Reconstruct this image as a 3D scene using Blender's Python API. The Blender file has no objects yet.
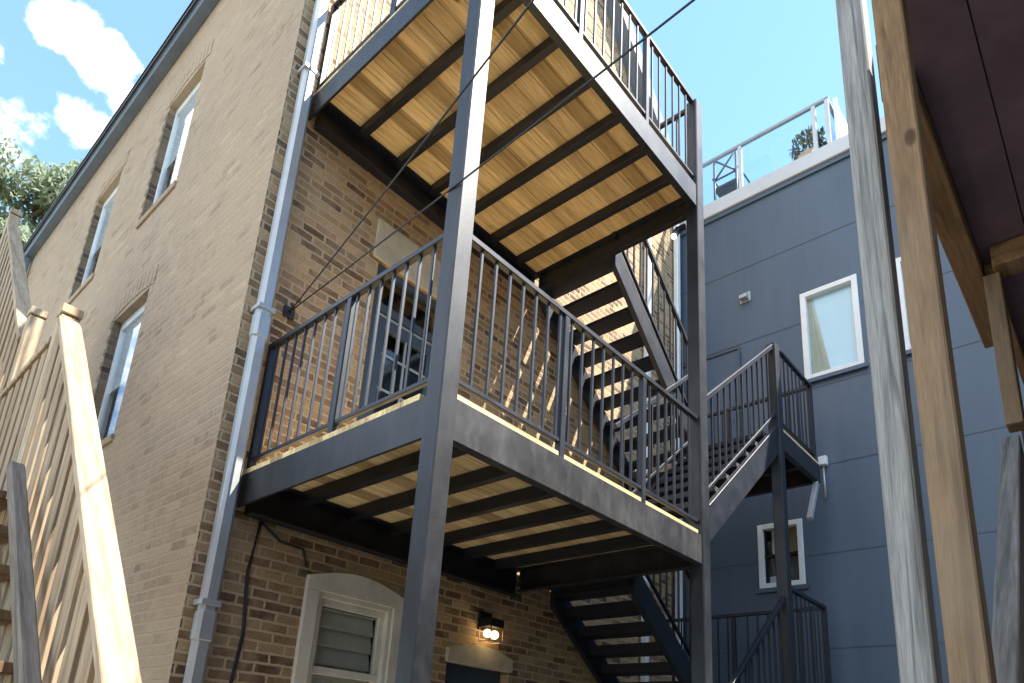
import bpy, bmesh, math, random
from mathutils import Vector, Matrix
random.seed(7)
C = bpy.context.scene.collection
scene = bpy.context.scene
R = math.radians

# ------------------------------------------------------------------ materials
def new_mat(name):
    m = bpy.data.materials.new(name); m.use_nodes = True
    nt = m.node_tree; b = nt.nodes['Principled BSDF']
    return m, nt, b
def N(nt, t, **kw):
    n = nt.nodes.new(t)
    for k, v in kw.items():
        if k in n.inputs.keys() if isinstance(k, str) else False: n.inputs[k].default_value = v
        else: setattr(n, k, v)
    return n
def ramp(nt, pts):
    r = nt.nodes.new('ShaderNodeValToRGB'); e = r.color_ramp.elements
    while len(e) < len(pts): e.new(0.5)
    for i, (p, c) in enumerate(pts):
        e[i].position = p; e[i].color = (*c, 1) if len(c) == 3 else c
    return r
def L(nt, a, b): nt.links.new(a, b)
def mixc(nt, fac, a, b, mode='MIX'):
    m = nt.nodes.new('ShaderNodeMix'); m.data_type = 'RGBA'; m.blend_type = mode
    if hasattr(fac, 'links'): L(nt, fac, m.inputs[0])
    else: m.inputs[0].default_value = fac
    for i, v in ((6, a), (7, b)):
        if hasattr(v, 'links'): L(nt, v, m.inputs[i])
        else: m.inputs[i].default_value = (*v, 1)
    return m.outputs[2]
def mth(nt, op, a, b=None, c=None):
    m = nt.nodes.new('ShaderNodeMath'); m.operation = op
    for i, v in enumerate((a, b, c)):
        if v is None: continue
        if hasattr(v, 'links'): L(nt, v, m.inputs[i])
        else: m.inputs[i].default_value = v
    return m.outputs[0]
def noise(nt, vec, scale, detail=4, rough=.55):
    n = nt.nodes.new('ShaderNodeTexNoise'); n.inputs['Scale'].default_value = scale
    n.inputs['Detail'].default_value = detail; n.inputs['Roughness'].default_value = rough
    L(nt, vec, n.inputs['Vector']); return n.outputs['Fac']
def world_pos(nt):
    return nt.nodes.new('ShaderNodeNewGeometry').outputs['Position']
def scaled(nt, vec, s):
    m = nt.nodes.new('ShaderNodeVectorMath'); m.operation = 'MULTIPLY'
    L(nt, vec, m.inputs[0]); m.inputs[1].default_value = s; return m.outputs[0]
def bump(nt, b, h, strength, dist=.01):
    bp = nt.nodes.new('ShaderNodeBump'); bp.inputs['Strength'].default_value = strength
    bp.inputs['Distance'].default_value = dist
    L(nt, h, bp.inputs['Height']); L(nt, bp.outputs[0], b.inputs['Normal'])

def brick_mat(name, axis, c1, c2, dark, mortar, darkamt, smear, row=.073, width=.225, bstr=.8):
    m, nt, b = new_mat(name)
    pos = world_pos(nt)
    sx = nt.nodes.new('ShaderNodeSeparateXYZ'); L(nt, pos, sx.inputs[0])
    # slight waviness of the courses
    wob = noise(nt, pos, 2.2, 2)
    wz = mth(nt, 'MULTIPLY_ADD', wob, .022, sx.outputs['Z'])
    fine2 = noise(nt, scaled(nt, pos, (1.13, 1.07, .91)), 24, 3); wz = mth(nt, 'MULTIPLY_ADD', fine2, .012, wz)
    cb = nt.nodes.new('ShaderNodeCombineXYZ')
    L(nt, sx.outputs[axis], cb.inputs[0]); L(nt, wz, cb.inputs[1])
    fine = noise(nt, pos, 26, 3)
    jit = mth(nt, 'MULTIPLY_ADD', fine, .024, sx.outputs[axis]); L(nt, jit, cb.inputs[0])
    bt = nt.nodes.new('ShaderNodeTexBrick'); L(nt, cb.outputs[0], bt.inputs['Vector'])
    bt.inputs['Scale'].default_value = 1; bt.inputs['Brick Width'].default_value = width
    bt.inputs['Row Height'].default_value = row; bt.inputs['Mortar Size'].default_value = .0105
    bt.inputs['Mortar Smooth'].default_value = .35; bt.inputs['Bias'].default_value = 0
    bt.inputs['Color1'].default_value = (0, 0, 0, 1); bt.inputs['Color2'].default_value = (1, 1, 1, 1)
    bt.inputs['Mortar'].default_value = (.5, .5, .5, 1)
    s = nt.nodes.new('ShaderNodeSeparateColor'); L(nt, bt.outputs['Color'], s.inputs[0])
    tone = ramp(nt, [(0, dark), (darkamt, dark), (min(.98, darkamt + .1), c1), (.8, c2), (1, [min(1, v * 1.15) for v in c2])])
    L(nt, s.outputs[0], tone.inputs[0])
    big = noise(nt, pos, .55, 5)
    bigr = ramp(nt, [(.3, (.72, .72, .74)), (.7, (1.15, 1.12, 1.08))]); L(nt, big, bigr.inputs[0])
    col = mixc(nt, 1, tone.outputs[0], bigr.outputs[0], 'MULTIPLY')
    grain = noise(nt, pos, 60, 4)
    gr = ramp(nt, [(.25, (.6, .6, .6)), (.75, (1.3, 1.3, 1.3))]); L(nt, grain, gr.inputs[0])
    col = mixc(nt, .7, col, gr.outputs[0], 'MULTIPLY')
    # mortar smeared over faces in patches
    sm = noise(nt, pos, 7, 4)
    smr = ramp(nt, [(.42, (0, 0, 0)), (.72, (smear,) * 3)]); L(nt, sm, smr.inputs[0])
    fac = mth(nt, 'MAXIMUM', bt.outputs['Fac'], smr.outputs[0])
    col = mixc(nt, fac, col, mortar)
    L(nt, col, b.inputs['Base Color']); b.inputs['Roughness'].default_value = .92
    h = mth(nt, 'SUBTRACT', 1, bt.outputs['Fac'])
    h = mth(nt, 'MULTIPLY_ADD', grain, .5, h)
    bump(nt, b, h, bstr, .012)
    return m

def paint_mat(name, col, rough=.4, spec=.5, var=.25, scale=4, dust=None, dustamt=.4, metal=0):
    m, nt, b = new_mat(name)
    pos = world_pos(nt)
    n1 = noise(nt, pos, scale, 6, .65)
    lo = [v * (1 - var) for v in col]; hi = [v * (1 + var) for v in col]
    r = ramp(nt, [(.3, lo), (.7, hi)]); L(nt, n1, r.inputs[0]); col_o = r.outputs[0]
    if dust:
        n2 = noise(nt, scaled(nt, pos, (1, 1, .35)), 9, 7, .7)
        r2 = ramp(nt, [(.45, (0, 0, 0)), (.75, (dustamt,) * 3)]); L(nt, n2, r2.inputs[0])
        col_o = mixc(nt, r2.outputs[0], col_o, dust)
    L(nt, col_o, b.inputs['Base Color'])
    rr = mth(nt, 'MULTIPLY_ADD', n1, .3, rough - .12); L(nt, rr, b.inputs['Roughness'])
    b.inputs['Specular IOR Level'].default_value = spec; b.inputs['Metallic'].default_value = metal
    n3 = noise(nt, pos, 70, 2); bump(nt, b, n3, .06, .004)
    return m

def wood_mat(name, light, dark, stretch, board=None, board_w=.14, knots=True, rough=.75, gscale=1.0, weather=None, rot=None, wave=.75):
    """stretch: multipliers on position (small along the grain)."""
    m, nt, b = new_mat(name)
    pos = world_pos(nt)
    gp = pos
    if rot:
        vr = nt.nodes.new('ShaderNodeVectorRotate'); vr.rotation_type = rot[0] + '_AXIS'; vr.inputs['Angle'].default_value = R(rot[1]); L(nt, pos, vr.inputs['Vector']); gp = vr.outputs[0]
    vec = scaled(nt, gp, stretch)
    dn = nt.nodes.new('ShaderNodeTexNoise'); dn.inputs['Scale'].default_value = 5 * gscale
    dn.inputs['Detail'].default_value = 6; dn.inputs['Distortion'].default_value = 1.2
    L(nt, vec, dn.inputs['Vector'])
    r = ramp(nt, [(.3, dark), (.52, light), (.75, [min(1, v * 1.12) for v in light])]); L(nt, dn.outputs['Fac'], r.inputs[0])
    col = r.outputs[0]
    streak = noise(nt, vec, 40 * gscale, 3)
    sr = ramp(nt, [(.3, (.66, .63, .6)), (.7, (1.12, 1.12, 1.12))]); L(nt, streak, sr.inputs[0])
    col = mixc(nt, .8, col, sr.outputs[0], 'MULTIPLY')
    wv = nt.nodes.new('ShaderNodeTexWave'); wv.wave_type = 'RINGS'; wv.rings_direction = 'SPHERICAL'
    wv.inputs['Scale'].default_value = 2.6*gscale; wv.inputs['Distortion'].default_value = 7; wv.inputs['Detail'].default_value = 3; wv.inputs['Detail Scale'].default_value = .6
    L(nt, vec, wv.inputs['Vector'])
    wr_ = ramp(nt, [(.0, (.74, .70, .66)), (.35, (1, 1, 1)), (1, (1.04, 1.04, 1.04))]); L(nt, wv.outputs['Fac'], wr_.inputs[0])
    col = mixc(nt, wave, col, wr_.outputs[0], 'MULTIPLY')
    if board is not None:
        sx = nt.nodes.new('ShaderNodeSeparateXYZ'); L(nt, pos, sx.inputs[0])
        q = mth(nt, 'FLOOR', mth(nt, 'DIVIDE', sx.outputs[board], board_w))
        # boards are butt-jointed along their length
        wn0 = nt.nodes.new('ShaderNodeTexWhiteNoise'); wn0.noise_dimensions = '1D'; L(nt, q, wn0.inputs['W'])
        along = mth(nt, 'FLOOR', mth(nt, 'MULTIPLY_ADD', wn0.outputs['Value'], 2.4, mth(nt, 'DIVIDE', sx.outputs['X' if board == 'Y' else 'Y'], 2.4)))
        cbx = nt.nodes.new('ShaderNodeCombineXYZ'); L(nt, q, cbx.inputs[0]); L(nt, along, cbx.inputs[1])
        wn = nt.nodes.new('ShaderNodeTexWhiteNoise'); wn.noise_dimensions = '2D'; L(nt, cbx.outputs[0], wn.inputs['Vector'])
        br = ramp(nt, [(0, (.62, .57, .50)), (.45, (.95, .92, .88)), (1, (1.28, 1.27, 1.24))]); L(nt, wn.outputs['Value'], br.inputs[0])
        col = mixc(nt, 1, col, br.outputs[0], 'MULTIPLY')
    if knots:
        vo = nt.nodes.new('ShaderNodeTexVoronoi'); vo.inputs['Scale'].default_value = 3.1 * gscale
        L(nt, scaled(nt, pos, [min(1, s * 2.2) if s < .9 else 1 for s in stretch]), vo.inputs['Vector'])
        kr = ramp(nt, [(0, (.25, .14, .07)), (.055, (.35, .22, .12)), (.085, (1, 1, 1))]); L(nt, vo.outputs['Distance'], kr.inputs[0])
        col = mixc(nt, 1, col, kr.outputs[0], 'MULTIPLY')
    if weather:
        w = noise(nt, scaled(nt, pos, (1, 1, .5)), 2.2, 5)
        wr = ramp(nt, [(.4, (0, 0, 0)), (.7, (.6, .6, .6))]); L(nt, w, wr.inputs[0])
        col = mixc(nt, wr.outputs[0], col, weather)
    L(nt, col, b.inputs['Base Color']); b.inputs['Roughness'].default_value = rough
    b.inputs['Specular IOR Level'].default_value = .25
    bump(nt, b, streak, .25, .004)
    return m

M = {}
M['brick_rear'] = brick_mat('tan_common_brick_rear', 'X', (.26, .148, .072), (.47, .305, .155), (.14, .078, .042), (.50, .37, .23), .17, .5, row=.0665, width=.19)
M['brick_side'] = brick_mat('tan_common_brick_side', 'Y', (.395, .282, .188), (.42, .303, .204), (.31, .216, .14), (.42, .305, .206), .03, .97, bstr=.6)
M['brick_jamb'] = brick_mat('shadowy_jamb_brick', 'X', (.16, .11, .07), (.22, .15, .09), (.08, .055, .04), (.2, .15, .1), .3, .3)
M['steel'] = paint_mat('black_steel_paint', (.010, .0115, .016), .42, .5, .35, 3, (.11, .115, .125), .2)
M['steel_clean'] = paint_mat('black_rail_paint', (.012, .0145, .023), .42, .45, .25, 6)
M['steel_dusty'] = paint_mat('dusty_black_channel', (.022, .022, .025), .42, .5, .3, 5, (.18, .175, .17), .34)
M['pine_deck'] = wood_mat('new_pine_decking', (.80, .625, .345), (.63, .47, .24), (.14, 2.6, 2.6), 'Y', .14, wave=.2)
M['pine_tread'] = wood_mat('pine_treads', (.45, .32, .18), (.3, .2, .11), (1.5, .2, 1.5), None)
GR = Vector((.02, .7, .7))
M['pine_fresh'] = wood_mat('fresh_pressure_treated_pine', (.52, .41, .275), (.40, .30, .185), (2.4, 2.4, .2), None)
M['pine_slope'] = wood_mat('fresh_pine_sloped', (.46, .36, .245), (.34, .255, .16), (2.4, .2, 2.4), None, rot=('X', -45))
M['grey_low_rail'] = wood_mat('grey_low_rail', (.24, .20, .165), (.13, .11, .09), (3, .2, 3), None, knots=False, rot=('X', -44))
M['pine_brown'] = wood_mat('brown_weathered_pine', (.19, .122, .068), (.115, .07, .038), (2, 2, .2), None, knots=False)
M['picket'] = wood_mat('brown_picket_pine', (.42, .31, .20), (.29, .205, .13), (2, 2, .2), None, knots=False)
M['cedar_post'] = wood_mat('brown_cedar_post', (.27, .165, .085), (.11, .063, .033), (3, 3, .22), None, gscale=1.5, weather=(.25, .19, .135))
M['grey_post'] = wood_mat('silver_weathered_post', (.35, .335, .32), (.15, .15, .155), (4, 4, .16), None, knots=False, gscale=1.6)
M['grey_rail'] = wood_mat('grey_sloped_rail', (.25, .235, .22), (.13, .125, .12), (.2, 3, 3), None, knots=False, gscale=1.3, rot=('Y', 46))
M['beam_wood'] = wood_mat('brown_beam_wood', (.30, .19, .105), (.15, .09, .05), (.15, 2, 2), None, knots=False)
M['soffit'] = paint_mat('dark_plum_soffit_stain', (.15, .10, .125), .6, .3, .25, 3)
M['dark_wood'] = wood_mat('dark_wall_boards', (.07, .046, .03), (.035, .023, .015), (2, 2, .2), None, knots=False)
M['galv'] = paint_mat('galvanised_downspout', (.42, .43, .435), .4, .5, .12, 3, (.3, .3, .3), .3, metal=.35)
M['white_trim'] = paint_mat('white_painted_trim', (.74, .75, .75), .5, .4, .06, 5)
M['cream_trim'] = paint_mat('cream_painted_trim', (.74, .69, .58), .55, .4, .12, 5, (.4, .34, .25), .4)
M['stone'] = paint_mat('limestone_lintel', (.56, .48, .35), .85, .2, .16, 6, (.36, .29, .2), .5)
M['roof_metal'] = paint_mat('slate_blue_gutter', (.15, .19, .26), .35, .5, .2, 3)
M['shingle'] = paint_mat('grey_shingles', (.09, .085, .085), .9, .2, .3, 12)
M['parapet'] = paint_mat('pale_grey_parapet_cap', (.52, .55, .58), .45, .4, .06, 3)
M['dark_door'] = paint_mat('dark_slate_door_paint', (.05, .07, .095), .45, .5, .15, 5)
M['black'] = paint_mat('dark_interior', (.014, .012, .011), .7, .2, .3, 3)
M['curtain'] = paint_mat('pale_roller_blind', (.60, .78, .86), .8, .2, .06, 2)
M['plain_blind'] = new_mat('plain_pale_blind')[0]; M['plain_blind'].node_tree.nodes['Principled BSDF'].inputs['Base Color'].default_value = (.72, .78, .80, 1)
M['curtain_beige'] = paint_mat('beige_curtain', (.55, .50, .36), .8, .2, .1, 5)
M['interior_tan'] = paint_mat('tan_interior', (.38, .27, .17), .8, .2, .25, 3)
M['blind'] = paint_mat('grey_brown_blind', (.75, .64, .48), .6, .3, .15, 5)
M['concrete'] = paint_mat('pale_concrete', (.36, .33, .28), .85, .3, .18, 2)
M['soil_far'] = paint_mat('dry_ground', (.22, .20, .14), .9, .2, .3, .3)
M['wire'] = paint_mat('black_cable_sheath', (.03, .03, .035), .5, .4, .2, 5)
M['planter'] = paint_mat('terracotta_planter', (.55, .36, .24), .7, .3, .15, 8)
M['bark'] = paint_mat('grey_bark', (.12, .095, .07), .9, .2, .3, 10)
M['terrace_frame'] = paint_mat('aluminium_rail', (.30, .34, .38), .4, .5, .1, 4)
M['chair_metal'] = paint_mat('dark_chair_metal', (.07, .08, .10), .4, .5, .15, 4)

# dark panel siding
def siding():
    m, nt, b = new_mat('slate_panel_siding'); pos = world_pos(nt)
    n1 = noise(nt, scaled(nt, pos, (1, 1, .3)), 1.1, 6, .6)
    r = ramp(nt, [(.3, (.056, .088, .135)), (.7, (.074, .110, .162))]); L(nt, n1, r.inputs[0])
    sx = nt.nodes.new('ShaderNodeSeparateXYZ'); L(nt, pos, sx.inputs[0])
    cb = nt.nodes.new('ShaderNodeCombineXYZ'); L(nt, mth(nt, 'FLOOR', mth(nt, 'DIVIDE', sx.outputs['Y'], 3.05)), cb.inputs[0])
    L(nt, mth(nt, 'FLOOR', mth(nt, 'DIVIDE', sx.outputs['Z'], 1.11)), cb.inputs[1])
    wn = nt.nodes.new('ShaderNodeTexWhiteNoise'); wn.noise_dimensions = '2D'; L(nt, cb.outputs[0], wn.inputs['Vector'])
    pr = ramp(nt, [(0, (.99, .99, .99)), (1, (1.01, 1.01, 1.01))]); L(nt, wn.outputs['Value'], pr.inputs[0])
    col = mixc(nt, 1, r.outputs[0], pr.outputs[0], 'MULTIPLY')
    st = noise(nt, scaled(nt, pos, (1, 6, .25)), 2.5, 5); sr = ramp(nt, [(.35, (.95, .95, .95)), (.75, (1.05, 1.05, 1.05))]); L(nt, st, sr.inputs[0])
    col = mixc(nt, 1, col, sr.outputs[0], 'MULTIPLY')
    L(nt, col, b.inputs['Base Color']); b.inputs['Roughness'].default_value = .5
    b.inputs['Specular IOR Level'].default_value = .5
    bump(nt, b, noise(nt, pos, 45, 3), .12, .004); return m
M['siding'] = siding()
def leaf(name, a, bcol):
    m, nt, b = new_mat(name); pos = world_pos(nt)
    r = ramp(nt, [(.3, a), (.7, bcol)]); L(nt, noise(nt, pos, 3, 3), r.inputs[0])
    L(nt, r.outputs[0], b.inputs['Base Color']); b.inputs['Roughness'].default_value = .6
    tr = nt.nodes.new('ShaderNodeBsdfTranslucent'); L(nt, r.outputs[0], tr.inputs[0])
    mx = nt.nodes.new('ShaderNodeMixShader'); mx.inputs[0].default_value = .35
    L(nt, b.outputs[0], mx.inputs[1]); L(nt, tr.outputs[0], mx.inputs[2])
    L(nt, mx.outputs[0], nt.nodes['Material Output'].inputs[0]); return m
M['leaf'] = leaf('pale_green_leaves', (.22, .26, .16), (.37, .42, .28))
M['leaf_pot'] = leaf('dull_green_pot_leaves', (.06, .09, .05), (.12, .15, .09))
def glass(name, tint, refl):
    m, nt, b = new_mat(name); nt.nodes.remove(b)
    t = nt.nodes.new('ShaderNodeBsdfTransparent'); t.inputs[0].default_value = (*tint, 1)
    g = nt.nodes.new('ShaderNodeBsdfGlossy'); g.inputs['Roughness'].default_value = .02
    f = nt.nodes.new('ShaderNodeLayerWeight'); f0 = ((refl-1)/(refl+1))**2
    fr = mth(nt, 'MULTIPLY_ADD', mth(nt, 'POWER', f.outputs['Facing'], 5), 1-f0, f0)
    mx = nt.nodes.new('ShaderNodeMixShader'); L(nt, fr, mx.inputs[0])
    L(nt, t.outputs[0], mx.inputs[1]); L(nt, g.outputs[0], mx.inputs[2])
    L(nt, mx.outputs[0], nt.nodes['Material Output'].inputs[0]); return m
M['glass'] = glass('window_glass', (.9, .94, .96), 1.5)
M['glass_rail'] = glass('terrace_glass', (.93, .97, .98), 1.2)
M['glass_side'] = glass('side_window_glass', (.94, .96, .98), 1.5)
def emit(name, col, s):
    m, nt, b = new_mat(name); b.inputs['Emission Color'].default_value = (*col, 1)
    b.inputs['Emission Strength'].default_value = s; b.inputs['Base Color'].default_value = (*col, 1); return m
M['bulb'] = emit('warm_lit_bulb', (1, .75, .38), 4)
M['led'] = emit('cool_lit_lamp', (.85, .95, 1), 1.2)

# ------------------------------------------------------------------ geometry
class MB:
    def __init__(s): s.bm = bmesh.new()
    def box(s, x0, x1, y0, y1, z0, z1):
        x0, x1 = sorted((x0, x1)); y0, y1 = sorted((y0, y1)); z0, z1 = sorted((z0, z1))
        v = [s.bm.verts.new(p) for p in ((x0,y0,z0),(x1,y0,z0),(x1,y1,z0),(x0,y1,z0),(x0,y0,z1),(x1,y0,z1),(x1,y1,z1),(x0,y1,z1))]
        for f in ((0,3,2,1),(4,5,6,7),(0,1,5,4),(1,2,6,5),(2,3,7,6),(3,0,4,7)): s.bm.faces.new([v[i] for i in f])
        return s
    def bar(s, p, q, w, h, up=(0, 0, 1)):
        """rectangular bar from p to q; w across, h along the 'up' side."""
        p, q = Vector(p), Vector(q); d = (q - p).normalized(); u = Vector(up)
        a = d.cross(u)
        if a.length < 1e-4: a = d.cross(Vector((0, 1, 0)))
        a.normalize(); u = a.cross(d).normalized()
        v = []
        for c in (p, q):
            for i, j in ((-1,-1),(1,-1),(1,1),(-1,1)): v.append(s.bm.verts.new(c + a*(i*w/2) + u*(j*h/2)))
        for f in ((0,3,2,1),(4,5,6,7),(0,1,5,4),(1,2,6,5),(2,3,7,6),(3,0,4,7)): s.bm.faces.new([v[i] for i in f])
        return s
    def tube(s, pts, r, n=8, cap=True):
        pts = [Vector(p) for p in pts]; rings = []
        rr = r if isinstance(r, (list, tuple)) else [r]*len(pts)
        for i, p in enumerate(pts):
            d = (pts[min(i+1, len(pts)-1)] - pts[max(i-1, 0)]).normalized()
            a = d.cross(Vector((0, 0, 1)))
            if a.length < 1e-3: a = Vector((1, 0, 0))
            a.normalize(); b = d.cross(a)
            rings.append([s.bm.verts.new(p + (a*math.cos(t) + b*math.sin(t))*rr[i]) for t in [2*math.pi*k/n for k in range(n)]])
        for i in range(len(rings)-1):
            for k in range(n):
                f = s.bm.faces.new((rings[i][k], rings[i][(k+1) % n], rings[i+1][(k+1) % n], rings[i+1][k])); f.smooth = True
        if cap:
            s.bm.faces.new(rings[0][::-1]); s.bm.faces.new(rings[-1])
        return s
    def prism(s, pts, vec):
        """polygon pts extruded by vec."""
        vec = Vector(vec); a = [s.bm.verts.new(p) for p in pts]; b = [s.bm.verts.new(Vector(p) + vec) for p in pts]
        s.bm.faces.new(a[::-1]); s.bm.faces.new(b)
        for i in range(len(a)): s.bm.faces.new((a[i], a[(i+1) % len(a)], b[(i+1) % len(a)], b[i]))
        return s
    def ball(s, c, r, seg=10):
        bmesh.ops.create_uvsphere(s.bm, u_segments=seg, v_segments=seg-2, radius=r, matrix=Matrix.Translation(c)); return s
    def quad(s, *pts): s.bm.faces.new([s.bm.verts.new(p) for p in pts]); return s
    def build(s, name, mat, parent=None, bevel=0, origin=None, smooth=False):
        bm = s.bm
        bmesh.ops.recalc_face_normals(bm, faces=bm.faces)
        if bevel:
            es = [e for e in bm.edges if len(e.link_faces) == 2 and e.calc_face_angle(0) > .6]
            bmesh.ops.bevel(bm, geom=es, offset=bevel, segments=1, affect='EDGES', profile=.5)
        if parent is not None: o0 = wloc(parent)
        else: o0 = Vector(origin) if origin else Vector((0, 0, 0))
        for v in bm.verts: v.co -= o0
        me = bpy.data.meshes.new(name); bm.to_mesh(me); bm.free(); me.materials.append(M[mat])
        o = bpy.data.objects.new(name, me); C.objects.link(o)
        if smooth:
            for p in me.polygons: p.use_smooth = True
        if parent is not None: o.parent = parent
        else: o.location = o0
        o['wl'] = tuple(o0)
        return o
def wloc(o): return Vector(o['wl'])
def clean_props():
    for o in bpy.data.objects:
        if 'wl' in o.keys(): del o['wl']
def thing(name, label, cat, loc, group=None):
    o = bpy.data.objects.new(name, None); C.objects.link(o); o.location = loc; o['wl'] = tuple(loc)
    o.empty_display_size = .2
    o['label'] = label; o['category'] = cat
    if group: o['group'] = group
    return o
def tag(o, label, cat, group=None):
    o['label'] = label; o['category'] = cat
    if group: o['group'] = group
    return o
def structure(o): o['kind'] = 'structure'; return o

# ------------------------------------------------------------------ camera (1.6 m above the yard)
RC = Matrix(((0.66412418, -0.74501807, 0.06234701), (0.25300504, 0.14549203, -0.9564625), (0.70351085, 0.65098399, 0.28511811)))
cam = bpy.data.cameras.new('Camera'); co = bpy.data.objects.new('Camera', cam); C.objects.link(co)
right, down, fwd = RC[0], RC[1], RC[2]
m = Matrix((( right[0], -down[0], -fwd[0], 0), (right[1], -down[1], -fwd[1], 0), (right[2], -down[2], -fwd[2], 1.6), (0, 0, 0, 1)))
co.matrix_world = m
cam.sensor_width = 36; cam.sensor_fit = 'HORIZONTAL'; cam.lens = 698.702 / 1024 * 36
cam.shift_y = (546.09 - 341.5) / 1024
cam.clip_start = .02; cam.clip_end = 3000
scene.camera = co

# ------------------------------------------------------------------ setting
g = MB(); g.quad((-400, -400, -.01), (400, -400, -.01), (400, 400, -.01), (-400, 400, -.01))
structure(g.build('ground', 'soil_far'))
g = MB(); g.quad((-8, -9, -.004), (7.5, -9, -.004), (7.5, 4.1, -.004), (-8, 4.1, -.004))
structure(g.build('paved_yard', 'concrete'))

# ------------------------------------------------------------------ brick building
WY = 4.12; WX = 1.68; XE = 7.5; YE = 13.0; ZE = 9.15
bb = thing('brick_building', 'tall tan brick house with gabled rear wall behind the black steel porch', 'building', (4.6, 8.5, 0))

def wall_with_holes(axis, const, u0, u1, z0, z1, holes, depth, sign):
    """grid of quads in plane axis=const with rectangular holes and reveals going 'sign*depth' inward."""
    mb = MB()
    us = sorted({u0, u1, *[h[0] for h in holes], *[h[1] for h in holes]})
    zs = sorted({z0, z1, *[h[2] for h in holes], *[h[3] for h in holes]})
    P = (lambda u, z, d=0: (const + sign*d, u, z)) if axis == 'X' else (lambda u, z, d=0: (u, const + sign*d, z))
    for i in range(len(us)-1):
        for j in range(len(zs)-1):
            uc, zc = (us[i]+us[i+1])/2, (zs[j]+zs[j+1])/2
            if any(h[0] < uc < h[1] and h[2] < zc < h[3] for h in holes): continue
            mb.quad(P(us[i], zs[j]), P(us[i+1], zs[j]), P(us[i+1], zs[j+1]), P(us[i], zs[j+1]))
    for a, b_, c, d in holes:
        mb.quad(P(a, c), P(a, d), P(a, d, depth), P(a, c, depth)); mb.quad(P(b_, c), P(b_, d), P(b_, d, depth), P(b_, c, depth))
        mb.quad(P(a, c), P(b_, c), P(b_, c, depth), P(a, c, depth)); mb.quad(P(a, d), P(b_, d), P(b_, d, depth), P(a, d, depth))
    return mb

side_holes = [(6.22, 7.08, 6.62, 8.16), (8.42, 9.28, 6.62, 8.16), (6.22, 7.08, 3.98, 5.44),
              (6.22, 7.08, 1.0, 2.6)]
sw = wall_with_holes('X', WX, WY, YE, 0, ZE, side_holes, .24, 1)
sw.quad((WX, YE, 0), (XE, YE, 0), (XE, YE, ZE), (WX, YE, ZE))
side_wall = sw.build('side_wall', 'brick_side', bb)
rear_holes = [(2.56, 3.15, .95, 2.6), (3.78, 4.52, .1, 2.29), (2.66, 3.46, 3.24, 5.33)]
rw = wall_with_holes('Y', WY, WX, XE, 0, ZE, rear_holes, .24, 1)
rw.quad((WX, WY, ZE), (XE, WY, ZE), (4.6, WY, 12.55))
rear_wall = rw.build('rear_wall', 'brick_rear', bb)
# roof
rf = MB()
for sgn, xe in ((-1, WX-.16), (1, XE+.12)):
    zE = ZE + .02 - (.16 if sgn < 0 else .12)*1.16
    ze = zE + .05
    rf.prism([(xe, WY-.18, ze), (4.6, WY-.18, 12.75), (4.6, WY-.18, 12.87), (xe, WY-.18, ze+.12)], (0, YE-WY+.35, 0))
roof = rf.build('roof', 'shingle', bb)
rk = MB()
rk.bar((4.6, WY-.10, 12.58), (XE+.08, WY-.10, 9.13), .2, .22)
rk.bar((4.6, WY-.10, 12.58), (WX-.1, WY-.10, 9.13), .2, .22)
rk.build('rake_board', 'roof_metal', bb)
gt = MB()
gx0, gx1 = WX-.16, WX-.004
prof = [(gx1, 9.0), (gx0+.05, 9.0), (gx0, 9.09), (gx0, 9.17), (gx0+.025, 9.17), (gx0+.025, 9.15), (gx1, 9.15)]
gt.prism([(x, WY-.2, z) for x, z in prof], (0, YE-WY+.3, 0))
gt.build('gutter', 'roof_metal', bb)
ds = MB(); ds.box(WX-.14, WX-.03, YE-.2, YE-.08, 0, 8.98); ds.build('side_downspout', 'roof_metal', bb, .01)

def brick_window(y0, y1, z0, z1, stone_sill=True):
    f = MB(); x = WX + .07
    f.box(x, x+.07, y0, y0+.055, z0+.05, z1); f.box(x, x+.07, y1-.055, y1, z0+.05, z1)
    f.box(x, x+.07, y0+.055, y1-.055, z1-.09, z1); f.box(x, x+.07, y0+.055, y1-.055, z0, z0+.09)
    zm = (z0+z1)/2; f.box(x+.034, x+.06, y0+.055, y1-.055, zm-.025, zm+.025)
    w = f.build('window', 'white_trim', bb)
    p = MB(); p.box(x+.018, x+.022, y0+.05, y1-.05, z0+.08, z1-.08); p.build('pane', 'glass_side', w)
    k = MB(); k.box(x+.026, x+.03, y0+.05, y1-.05, (z0+z1)/2-.05, z1-.08); k.build('blind', 'plain_blind', w)
    k = MB(); k.box(x+.2, x+.206, y0, y1, z0, z1); k.build('dark_room', 'dark_door', w)
    s = MB(); s.box(WX-.022, WX+.12, y0-.03, y1+.03, z0-.075, z0-.002); s.build('sill', 'brick_side', w, .006)
    # soldier-course arch just proud of the wall
    a = MB(); n = 11
    for i in range(n):
        t0 = i/n; t1 = (i+.86)/n; ya = y0-.10+(y1-y0+.2)*t0; yb = y0-.10+(y1-y0+.2)*t1
        za = z1+.002+.06*math.sin(math.pi*t0); zb = z1+.002+.06*math.sin(math.pi*t1)
        a.prism([(WX-.006, ya, za), (WX-.006, yb, zb), (WX-.006, yb, zb+.2), (WX-.006, ya, za+.2)], (.05, 0, 0))
    a.build('brick_arch', 'brick_side', w)
    # toothed far jamb
    pts = []; k = int((z1-z0)/.146)
    for i in range(k):
        za = z0+i*.146
        pts += [(WX-.004, y1+.012, za), (WX-.004, y1+.012, za+.073), (WX-.004, y1+.075, za+.073), (WX-.004, y1+.075, za+.146)]
    pts += [(WX-.004, y1-.006, z0+k*.146), (WX-.004, y1-.006, z0)]
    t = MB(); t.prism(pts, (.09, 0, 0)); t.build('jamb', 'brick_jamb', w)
for h in side_holes: brick_window(*h)

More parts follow.
